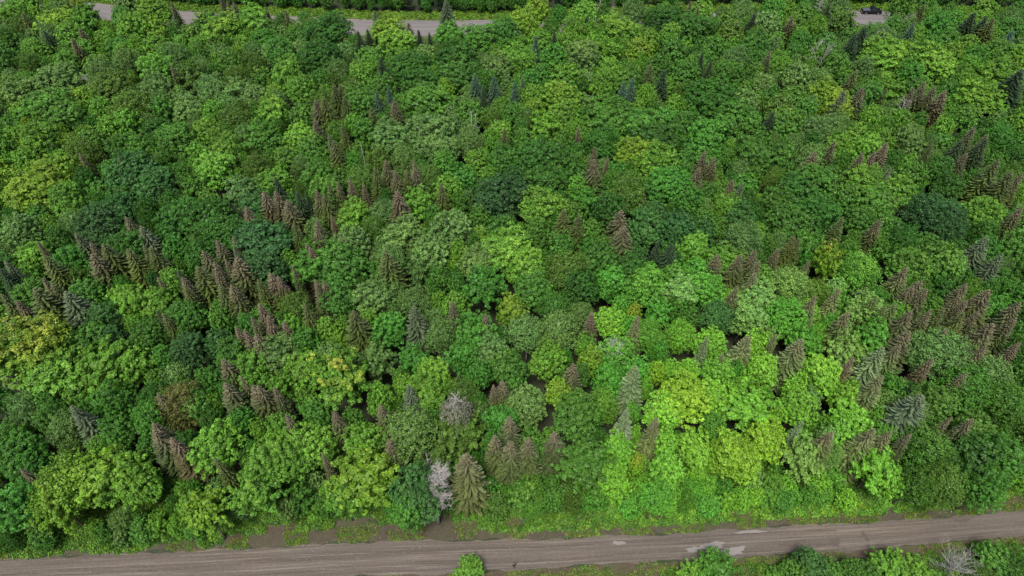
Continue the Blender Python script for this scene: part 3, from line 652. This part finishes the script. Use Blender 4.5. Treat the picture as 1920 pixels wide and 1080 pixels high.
def tint_of(t):
    if t['kind'] == 'spruce':
        base, al = SCOL[t['c']]
    else: base, al = COL[t['c']], (min(t['tip'], 2.5) if t['tip'] > 1.2 else t['tip'] * .55)
    k = random.uniform(.86, 1.14); w = random.uniform(-.07, .07)
    c = [base[0] * k * (1 + w), base[1] * k, base[2] * k * (1 - w)]
    if t.get('lot_brightened'): c = [c[0] * (1.5 if t['kind'] != 'spruce' else 1.35), c[1] * 1.5, c[2] * 1.35]  # painted brightening of the plot, not the trees' own leaf colour
    return c, al
for t in trees: t['lot_brightened'] = in_brightened_lot(t['px'], t['py']) and not t.get('far')
GRP = {'beech': 'broadleafs with dense domed crowns', 'maple': 'maples of the forest canopy', 'birch': 'birches among the maples', 'spruce': 'spruces standing above the canopy', 'bush': 'bushes on the near side of the dirt road'}
CATW = {'beech': 'beech tree', 'maple': 'maple tree', 'birch': 'birch tree', 'spruce': 'spruce tree', 'bush': 'bush'}
ONAME = {'beech': 'hardwood_tree', 'maple': 'maple_tree', 'birch': 'birch_tree', 'spruce': 'spruce_tree', 'bush': 'roadside_bush'}
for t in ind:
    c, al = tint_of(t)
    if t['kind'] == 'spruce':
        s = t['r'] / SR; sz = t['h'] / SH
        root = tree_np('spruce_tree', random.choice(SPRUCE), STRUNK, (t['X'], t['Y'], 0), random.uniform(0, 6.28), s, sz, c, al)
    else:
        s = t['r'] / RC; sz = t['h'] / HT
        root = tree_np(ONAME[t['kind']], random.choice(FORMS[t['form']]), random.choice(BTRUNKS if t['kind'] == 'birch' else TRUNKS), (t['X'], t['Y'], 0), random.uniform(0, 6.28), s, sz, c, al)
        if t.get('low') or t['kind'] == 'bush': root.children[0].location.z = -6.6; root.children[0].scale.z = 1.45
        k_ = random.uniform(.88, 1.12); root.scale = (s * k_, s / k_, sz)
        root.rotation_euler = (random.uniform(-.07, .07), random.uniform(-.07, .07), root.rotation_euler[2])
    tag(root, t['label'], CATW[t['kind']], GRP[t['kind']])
def massed(name, L, lows, mat, label, cat, rn, hn):
    V = []; Fq = []; A = []; T = []; nv = 0
    for t in L:
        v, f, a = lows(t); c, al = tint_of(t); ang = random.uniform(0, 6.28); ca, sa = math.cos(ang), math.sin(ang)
        s = t['r'] / rn; sz = t['h'] / hn
        if t.get('low'): v = v * [1, 1, 1.45] - [0, 0, 6.6]
        w = np.stack([(v[:, 0] * ca - v[:, 1] * sa) * s + t['X'], (v[:, 0] * sa + v[:, 1] * ca) * s + t['Y'], v[:, 2] * sz], 1)
        V.append(w); Fq.append(f + nv); A.append(a); T.append(np.tile([*c, al], (len(v), 1))); nv += len(v)
    if V: tag(obj(name, mesh_np(name, np.concatenate(V), np.concatenate(Fq), 4, np.concatenate(A), np.concatenate(T), [mat])), label, cat, kind='stuff')
massed('background_woodland', [t for t in mass if t['kind'] != 'spruce'], lambda t: random.choice(FORMS_LOW[t['form']]), MAT_LEAF_V, 'far mass of mixed green broadleaf crowns toward and beyond the far road', 'woodland', RC, HT)
massed('background_spruces', [t for t in mass if t['kind'] == 'spruce'], lambda t: random.choice(SPRUCE_LOW), MAT_NEEDLE_V, 'far dark green spruces in the wood beyond the far road', 'woodland', SR, SH)

# ------------------------------------------------------------------ low plants: undergrowth and verge grass
def clumps(name, spots, label, cat, leaf=.16, per=26, jit=.5):
    """spots: (x, y, radius, height, tint, tip)"""
    g = np.random.default_rng(len(spots)); P = []; N = []; T = []; A = []
    for x, y, r, h, c, al in spots:
        n = int(per * (r / .5) ** 1.4) + 4
        q = g.normal(0, 1, (n, 3)); q[:, 2] = np.abs(q[:, 2]); q = unit(q)
        P.append(q * np.array([r, r, h]) * g.uniform(.6, 1.05, (n, 1)) + [x, y, .02]); N.append(unit(q + [0, 0, .7]))
        T.append(np.tile([*c, al], (n, 1))); cl = g.uniform(0, 1)
        A.append(np.concatenate([g.uniform(0, 1, (n, 1)), g.uniform(0, 1, (n, 1)), np.full((n, 1), cl), np.ones((n, 1))], 1))
    P = np.concatenate(P); N = np.concatenate(N)
    v, f = leaf_quads(P, N, leaf, leaf * .6, jit, g)
    me = mesh_np(name, v, f, 4, np.repeat(np.concatenate(A), 4, 0), np.repeat(np.concatenate(T), 4, 0), [MAT_LEAF_V])
    return tag(obj(name, me), label, cat, kind='stuff')
def nz(x, y, s=1.0): return .5 + .25 * (math.sin(x * .31 * s + 1.7 * math.sin(y * .23 * s)) + math.sin(y * .41 * s + x * .17 * s + 2.0 * math.sin(x * .11 * s)))
GC = [(.050, .150, .015), (.072, .175, .015), (.042, .125, .015), (.095, .185, .014), (.035, .11, .013)]
sp = []
for i in range(19000):                                   # leafy undergrowth along the forest front
    X = random.uniform(-92, 92); fy = front_Y(X); px = proj(X, fy, 0)[0]
    d = random.uniform(-4.0, 9) if px > 900 else random.uniform(-1.5 if px > 420 else -2.0, 9)
    Y = fy + d; yu = yline(NEAR_UP, X)
    if Y < yu + (.5 if px < 900 else 1.6): continue
    if d < 0 and nz(X, Y, 1.6) < (.36 if px > 900 else .45) + .10 * max(0, -d - 1.5): continue
    r = random.uniform(.3, .8) * (1.5 if d > 1 else 1.0); h = r * random.uniform(.8, 1.5) + (1.2 if d > 2 else 0)
    c = random.choice(GC); lot_brightened = 1136 < px < 1690 and d > -1.2
    if lot_brightened: c = [v * 1.4 for v in c]  # same painted brightening carried into the plot's undergrowth tint
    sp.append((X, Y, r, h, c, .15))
for i in range(2600):                                   # thicket on the camera side of the road
    X = random.uniform(-20, 92); yl = yline(NEAR_LO, X); Y = yl - 1.6 - random.uniform(0, 9) ** 1.0; px = proj(X, Y, 0)[0]
    if px < 1240 or nz(X, Y, 1.3) < .33: continue
    if 1540 < px < 1700 and Y > yl - 3: continue
    r = random.uniform(.4, .95); sp.append((X, Y, r, r * random.uniform(.9, 1.7), random.choice(GC), .1))
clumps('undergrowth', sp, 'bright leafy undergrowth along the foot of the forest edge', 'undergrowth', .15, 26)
sp = []
for i in range(14000):                                   # grass and weeds on both verges of the dirt road
    X = random.uniform(-92, 92); side = random.random() < .5; yu, yl = yline(NEAR_UP, X), yline(NEAR_LO, X); px = proj(X, yu, 0)[0]
    if side:
        Y = yu + abs(random.gauss(0, 2.2)) + .1; q = nz(X + 9, Y, 2.2); thr = .50 if px < 950 else .32
        if Y - yu < 1.2: thr += .12
        if q < thr or Y > front_Y(X) + 1: continue
    else:
        Y = yl - abs(random.gauss(0, 3.0)) - .1; q = nz(X + 3, Y, 2.0)
        thr = .30 if Y < yl - .8 else .5
        if 1540 < px < 1700 and Y > yl - 2.4: thr = .8
        if q < thr: continue
    r = random.uniform(.12, .42); c = random.choice(GC + [(.11, .125, .03), (.12, .115, .04)])
    sp.append((X, Y, r, r * random.uniform(.5, 1.0), c, random.uniform(0, .8)))
clumps('verge_grass', sp, 'yellow-green grass and weeds on the verges of the dirt road', 'grass', .085, 26, .7)
sp = []
for i in range(5200):
    X = random.uniform(-185, 185); a, b = yline(FAR_UP, X), yline(FARV_UP, X); Y = a + .4 + (b - a + 1.5) * random.random() ** .8
    r = random.uniform(.4, 1.0); c = random.choice([(.085, .165, .014), (.065, .15, .012), (.085, .17, .014)])
    sp.append((X, Y, r, r * random.uniform(.5, 1.1), c, .0))
for i in range(1500):
    X = random.uniform(-185, 185); a = yline(FAR_LO, X); Y = a - .4 - 5 * random.random()
    r = random.uniform(.4, .9); sp.append((X, Y, r, r * .8, random.choice(GC), .5))
clumps('far_verge_grass', sp, 'bright green grass along both sides of the far road', 'grass', .26, 11)

# ------------------------------------------------------------------ dead and half-dead trees
def dt(name, px, py, hpx, h, *a, label='', cat='dead tree', **k):
    """px,py is where the top shows"""
    X, Y = at(px, py, h); r = dead_tree(name, (X, Y, 0), h, *a, **k); tag(r, label, cat, 'dead and bare trees'); return r
# silver dead conifer at the forest edge, bare foot standing in the undergrowth
bx, by = at(822, 982)
r_ = dead_tree('dead_tree', (bx, by, 0), 17.5, 3.3, 5, MAT_DEAD, 130, 10, (1.6, 2.0), .26, .35, 1, .38)
tag(r_, 'silver dead tree, bare and twiggy, standing at the forest edge above the dirt road', 'dead tree', 'dead and bare trees')
dt('snag', 886, 212, 0, 15, 2.1, 3, MAT_DEAD, 9, 2, (0, 0), .24, 1.4, 3, .55, label='forked grey snag with broken upright stems among upper-middle maples')
dt('snag', 676, 268, 0, 16.5, .5, 4, MAT_DEAD, 6, 0, (0, 0), .17, .5, 1, .5, label='thin white stub, a bare broken spruce stem right of an olive spruce')
dt('dead_tree', 180, 384, 0, 12.5, 4.0, 6, MAT_DEAD, 22, 4, (1.5, 0), .2, .5, 1, .5, label='grey deadfall of splayed bare branches left of a teal maple')
dt('dead_tree', 1545, 82, 0, 15, 4.0, 7, MAT_DEAD, 40, 6, (0, 0), .2, .9, 2, .5, label='ash-grey bare tree with upright twigs in the upper right forest')
dt('dead_tree', 1652, 62, 0, 14, 3.5, 8, MAT_DEAD, 26, 5, (0, 0), .2, .9, 2, .5, label='bare pale branches behind the yellow-green maples below the pickup')
dt('dead_tree', 1028, -6, 0, 14, 1.6, 9, MAT_DEADBROWN, 22, 3, (0, 0), .3, .6, 1, .3, label='leaning grey trunk with short broken branches near the far road')
dt('dead_tree', 1126, -4, 0, 13, 2.4, 10, MAT_DEAD, 26, 5, (0, 0), .24, .6, 1, .3, label='bare pale tree beside the far road, left of a shorter dead one')
dt('dead_tree', 1150, 4, 0, 12.5, 2.0, 12, MAT_DEAD, 22, 5, (0, 0), .2, .6, 1, .3, label='short dead tree just right of another bare tree by the far road')
dt('dead_tree', 1542, -4, 0, 14, 2.4, 13, MAT_DEAD, 60, 8, (0, 0), .22, .2, 1, .3, label='silvery dead spruce with fine twigs at the top edge beside a dark spruce')
dt('dead_tree', 1166, 815, 0, 12, 2.2, 14, MAT_DEAD, 20, 5, (0, 0), .2, .8, 2, .5, label='bleached forked stump of a dead tree among bright lime maples')
dt('dead_tree', 1152, 640, 0, 14, 3.0, 15, MAT_DEAD, 30, 6, (0, 0), .2, .6, 2, .5, label='whitish bare-branched tree above a silver-grey spruce, left of the dark gap')
dt('dead_tree', 8, 700, 0, 12.5, 3.4, 16, MAT_DEAD, 36, 6, (0, 0), .2, .6, 1, .5, label='grey leafless branches at the left edge below the gold-crowned maple')
dt('dead_tree', 12, 612, 0, 14.5, 3.8, 17, MAT_DEAD, 46, 8, (0, 0), .2, .6, 1, .5, label='violet-grey twiggy dead crown at the left edge above the gold-crowned maple')
dt('dead_tree', 155, 690, 0, 12.0, 3.0, 18, MAT_DEAD, 26, 6, (0, 0), .18, .5, 1, .5, label='grey bare twigs showing left of a spreading lime maple')
dt('dead_tree', 158, 140, 0, 13.0, 2.6, 19, MAT_DEAD, 30, 7, (0, 0), .18, .6, 1, .5, label='small grey bare crown beside a dark gap left of the round olive maple')
dt('dead_tree', 1700, 185, 0, 13.5, 3.4, 20, MAT_DEAD, 34, 6, (0, 0), .18, .6, 1, .5, label='ashen twiggy tree left of the leaning russet and brown spruces')
dt('dead_tree', 495, 842, 0, 12, 1.5, 22, MAT_DEAD, 14, 3, (0, 0), .2, .9, 1, .4, label='pale broken stem in a dark gap left of the lime maples near the road')
dt('dead_tree', 800, 853, 0, 13, 1.3, 23, MAT_DEAD, 26, 6, (0, 0), .14, .4, 1, .4, label='little bare grey tree just left of the big silver one')
dt('dead_tree', 130, 0, 0, 13, 1.2, 24, MAT_DEAD, 12, 3, (0, 0), .14, .8, 1, .4, label='thin bare stem by the gold-yellow birch at the far road')
bx, by = at(1790, 1062, 2.5)
r_ = dead_tree('dead_shrub', (bx, by, 0), 4.6, 3.6, 31, plain('grey_dead_twigs', (.21, .205, .195), .9, nscale=2.5, namt=.3), 60, 8, (0, 0), .13, .8, 3, .12)
tag(r_, 'bleached dead shrub with bare spreading branches near the dirt road, lower right', 'dead shrub', 'dead and bare trees')
# half-dead grey fir: sparse silver-green needles over bare twigs
X, Y = at(853, 742, 17.5)
r_ = dead_tree('half_dead_fir', (X, Y, 0), 17.5, 3.2, 33, MAT_DEAD, 90, 8, (0, 0), .22, .15, 1, .25)
c_ = obj('crown', FORMS['feathery'][1], r_); c_.location = (0, 0, 1.5); c_.scale = (.80, .80, 1.12); c_.color = (.16, .175, .125, 0)
tag(r_, 'half-dead grey fir with frosty silver needles and bare lower branches', 'fir tree')
# broad olive larch
X, Y = at(335, 752, 11.5)
lr = tree_np('larch_tree', FORMS['feathery'][2], TRUNKS[0], (X, Y, 0), 1.0, 1.22, 1.12, (.085, .095, .022), 0)
tag(lr, 'broad olive larch with wide brownish feathery crown beside brown-topped spruces', 'larch tree')

# ------------------------------------------------------------------ person on the near edge of the dirt road
def skinfig(name, joints, edges, mat, parent, sub=2):
    me = bpy.data.meshes.new(name); me.from_pydata([j[:3] for j in joints], edges, []); me.materials.append(mat)
    o = obj(name, me, parent); m = o.modifiers.new('skin', 'SKIN'); m.use_smooth_shade = True
    for i, j in enumerate(joints): me.skin_vertices[0].data[i].radius = (j[3], j[4] if len(j) > 4 else j[3])
    me.skin_vertices[0].data[0].use_root = True
    s = o.modifiers.new('subd', 'SUBSURF'); s.levels = sub; s.render_levels = sub
    return o
px_, py_ = at(964, 1063.5)
pr = empty('person', (px_, py_, .012), R(20)); tag(pr, 'person in black clothes standing at the near edge of the dirt road', 'person')
SKIN = plain('skin', (.45, .27, .19), .55); BLK = plain('black_cloth', (.012, .011, .016), .9, nscale=20); TRO = plain('dark_trousers', (.014, .013, .018), .9, nscale=20)
HAIR = plain('dark_hair', (.02, .014, .01), .6); SHOE = plain('shoe_leather', (.02, .018, .016), .5)
J = [(0, 0, .96, .13, .10), (0, .01, 1.15, .12, .09), (0, 0, 1.36, .15, .10), (0, 0, 1.48, .055), (0, -.01, 1.54, .05), (0, -.015, 1.62, .085, .10), (0, -.005, 1.71, .08, .095),
     (-.18, 0, 1.41, .05), (-.25, -.02, 1.14, .04), (-.24, -.10, .93, .028), (-.235, -.13, .86, .03, .018), (.18, 0, 1.41, .05), (.25, .0, 1.14, .04), (.26, -.07, .92, .028), (.26, -.09, .85, .03, .018),
     (-.10, 0, .88, .085), (-.11, -.03, .50, .055), (-.11, .02, .10, .04), (-.115, -.10, .04, .04, .025), (.10, 0, .88, .085), (.12, .03, .50, .055), (.13, .08, .10, .04), (.135, -.03, .04, .04, .025)]
E = [(0, 1), (1, 2), (2, 3), (3, 4), (4, 5), (5, 6), (2, 7), (7, 8), (8, 9), (9, 10), (2, 11), (11, 12), (12, 13), (13, 14), (0, 15), (15, 16), (16, 17), (17, 18), (0, 19), (19, 20), (20, 21), (21, 22)]
skinfig('body', J, E, SKIN, pr)
k = 1.35
jk = [(0, 0, .72, .19, .15), (0, .01, 1.15, .15, .12), (0, 0, 1.38, .18, .125), (0, 0, 1.47, .085), (-.19, 0, 1.42, .075), (-.255, -.02, 1.14, .06), (-.245, -.10, .92, .045), (.19, 0, 1.42, .075), (.255, 0, 1.14, .06), (.265, -.07, .91, .045)]
skinfig('jacket', jk, [(0, 1), (1, 2), (2, 3), (2, 4), (4, 5), (5, 6), (2, 7), (7, 8), (8, 9)], BLK, pr)
tr_ = [(0, 0, 1.02, .14, .105), (-.10, 0, .86, .105), (-.11, -.03, .50, .075), (-.11, .02, .03, .06), (.10, 0, .86, .105), (.12, .03, .50, .075), (.13, .08, .03, .06)]
skinfig('trousers', tr_, [(0, 1), (1, 2), (2, 3), (0, 4), (4, 5), (5, 6)], TRO, pr)
skinfig('hair', [(0, .045, 1.64, .085, .08), (0, .012, 1.75, .10, .115)], [(0, 1)], HAIR, pr)
for sx, sy in ((-.115, -.05), (.135, .02)):
    b = MB(); b.prism([(-.05, 0), (.05, 0), (.05, .06), (.03, .09), (-.03, .09), (-.05, .06)], -.17, .12); o = b.build('shoe', SHOE, pr); o.location = (sx, sy, 0)
fm = MB()                                           # face: nose, brow line and mouth
fm.prism([(-.012, 1.60), (.012, 1.60), (.006, 1.645), (-.006, 1.645)], -.125, -.09)
fm.build('nose', SKIN, pr)
for sx in (-.034, .034):
    e_ = MB(); e_.prism([(sx - .014, 1.652), (sx + .014, 1.652), (sx + .014, 1.662), (sx - .014, 1.662)], -.118, -.09); e_.build('eye', HAIR, pr)
e_ = MB(); e_.prism([(-.025, 1.578), (.025, 1.578), (.02, 1.586), (-.02, 1.586)], -.112, -.09); e_.build('mouth', plain('lips', (.30, .12, .10), .5), pr)
for sx in (-1, 1): e_ = MB(); e_.prism([(sx * .085 - .012, 1.60), (sx * .085 + .012, 1.60), (sx * .09 + .012, 1.66), (sx * .09 - .012, 1.66)], -.01, .03); e_.build('ear', SKIN, pr)
for sgn in (-1, 1):                                 # five-fingered hands, loosely curled
    hb = MB(); hx = .25 * sgn; hy = -.12 if sgn < 0 else -.09; hz = .87
    for i in range(4):
        x = hx + (i - 1.5) * .02 * .9; L = (.07, .08, .075, .06)[i]
        hb.tube([(x, hy, hz - .02), (x, hy - .01, hz - .02 - L * .6), (x + .0, hy - .03, hz - .02 - L)], [.010, .009, .007], 5)
    hb.tube([(hx - sgn * .03, hy - .01, hz), (hx - sgn * .05, hy - .03, hz - .04), (hx - sgn * .04, hy - .045, hz - .06)], [.011, .010, .008], 5)
    hb.build('fingers', SKIN, pr, True)

# ------------------------------------------------------------------ black pickup on the far road
BP = plain('black_car_paint', (.012, .013, .018), .25, .2, .5); GL = plain('dark_car_glass', (.02, .025, .03), .08, 0, .6); CV = plain('grey_bed_cover', (.055, .06, .075), .7, nscale=3, namt=.1)
TY = plain('tyre_rubber', (.02, .02, .02), .9); RM = plain('wheel_metal', (.45, .45, .46), .35, .8); LT = plain('headlight_glass', (.7, .7, .72), .15); RL = plain('tail_light_plastic', (.35, .02, .02), .3)
tx, ty = at(1638, 24, 1.0)
slope = math.atan2(yline(FAR_UP, tx + 6) - yline(FAR_UP, tx - 6), 12)
pk = empty('pickup_truck', (tx, yline(FAR_UP, tx) - 1.6, .014), slope); pk.scale = (1.12, 1.12, 1.12)
tag(pk, 'black pickup truck with grey bed cover parked on the far road, upper right', 'pickup truck')
b = MB(); wa = lambda cx: [(cx + .45 * math.cos(a), .38 + .45 * math.sin(a)) for a in [math.pi - i * math.pi / 8 for i in range(9)]]
low = [(-2.85, .50), (-2.85, 1.12), (.05, 1.12), (.05, 1.14), (1.45, 1.16), (2.55, 1.05), (2.8, .88), (2.85, .45)]
under = [(2.25, .38)] + list(reversed(wa(1.75)))[1:-1] + [(1.25, .38), (-1.25, .38)] + list(reversed(wa(-1.75)))[1:-1] + [(-2.25, .38)]
b.prism(low + under, -.95, .95); b.build('body', BP, pk)
b = MB(); b.v += [(-.55, -.90, 1.145), (1.50, -.90, 1.165), (1.50, .90, 1.165), (-.55, .90, 1.145), (-.35, -.72, 1.82), (.75, -.72, 1.82), (.75, .72, 1.82), (-.35, .72, 1.82)]
b.f += [(0, 1, 5, 4), (1, 2, 6, 5), (2, 3, 7, 6), (3, 0, 4, 7), (4, 5, 6, 7)]; cab = b.build('cab', BP, pk)
b = MB(); b.v += [(1.44, -.76, 1.20), (1.44, .76, 1.20), (.82, .66, 1.78), (.82, -.66, 1.78)]; b.v = [(x + .03, y, z + .02) for x, y, z in b.v]; b.f.append((0, 1, 2, 3)); b.build('windshield', GL, cab)
for sy in (-1, 1):
    b = MB(); b.v += [(-.38, sy * .885, 1.22), (1.25, sy * .885, 1.22), (.70, sy * .755, 1.74), (-.26, sy * .755, 1.74)]; b.f.append((0, 1, 2, 3)); b.build('side_window', GL, cab)
b = MB(); b.v += [(-.555, -.7, 1.25), (-.555, .7, 1.25), (-.42, .62, 1.72), (-.42, -.62, 1.72)]; b.f.append((0, 1, 2, 3)); b.build('rear_window', GL, cab)
MB().box(-2.72, -.62, -.84, .84, 1.125, 1.19).build('bed_cover', CV, pk)
MB().box(-2.90, -2.852, -.86, .86, .62, 1.10).build('tailgate', BP, pk)
MB().box(2.853, 2.95, -.9, .9, .42, .62).build('bumper', RM, pk); MB().box(-2.98, -2.905, -.9, .9, .42, .58).build('bumper', RM, pk)
for sy in (-1, 1):
    MB().box(2.74, 2.872, sy * .78 - .15, sy * .78 + .15, .70, .86).build('headlight', LT, pk)
    MB().box(-2.90, -2.853, sy * .905 - .04, sy * .905 + .04, .70, 1.05).build('tail_light', RL, pk)
    MB().box(1.05, 1.22, sy * 1.06 - .10, sy * 1.06 + .10, 1.2, 1.36).build('mirror', BP, pk)
    for cx in (-1.75, 1.75):
        w = empty('wheel', (0, 0, 0)); w.parent = pk
        MB().tube([(cx, sy * .99, .38), (cx, sy * .74, .38)], [.38, .38], 20).build('tyre', TY, w)
        MB().tube([(cx, sy * 1.0, .38), (cx, sy * .992, .38)], [.22, .22], 14).build('rim', RM, w)
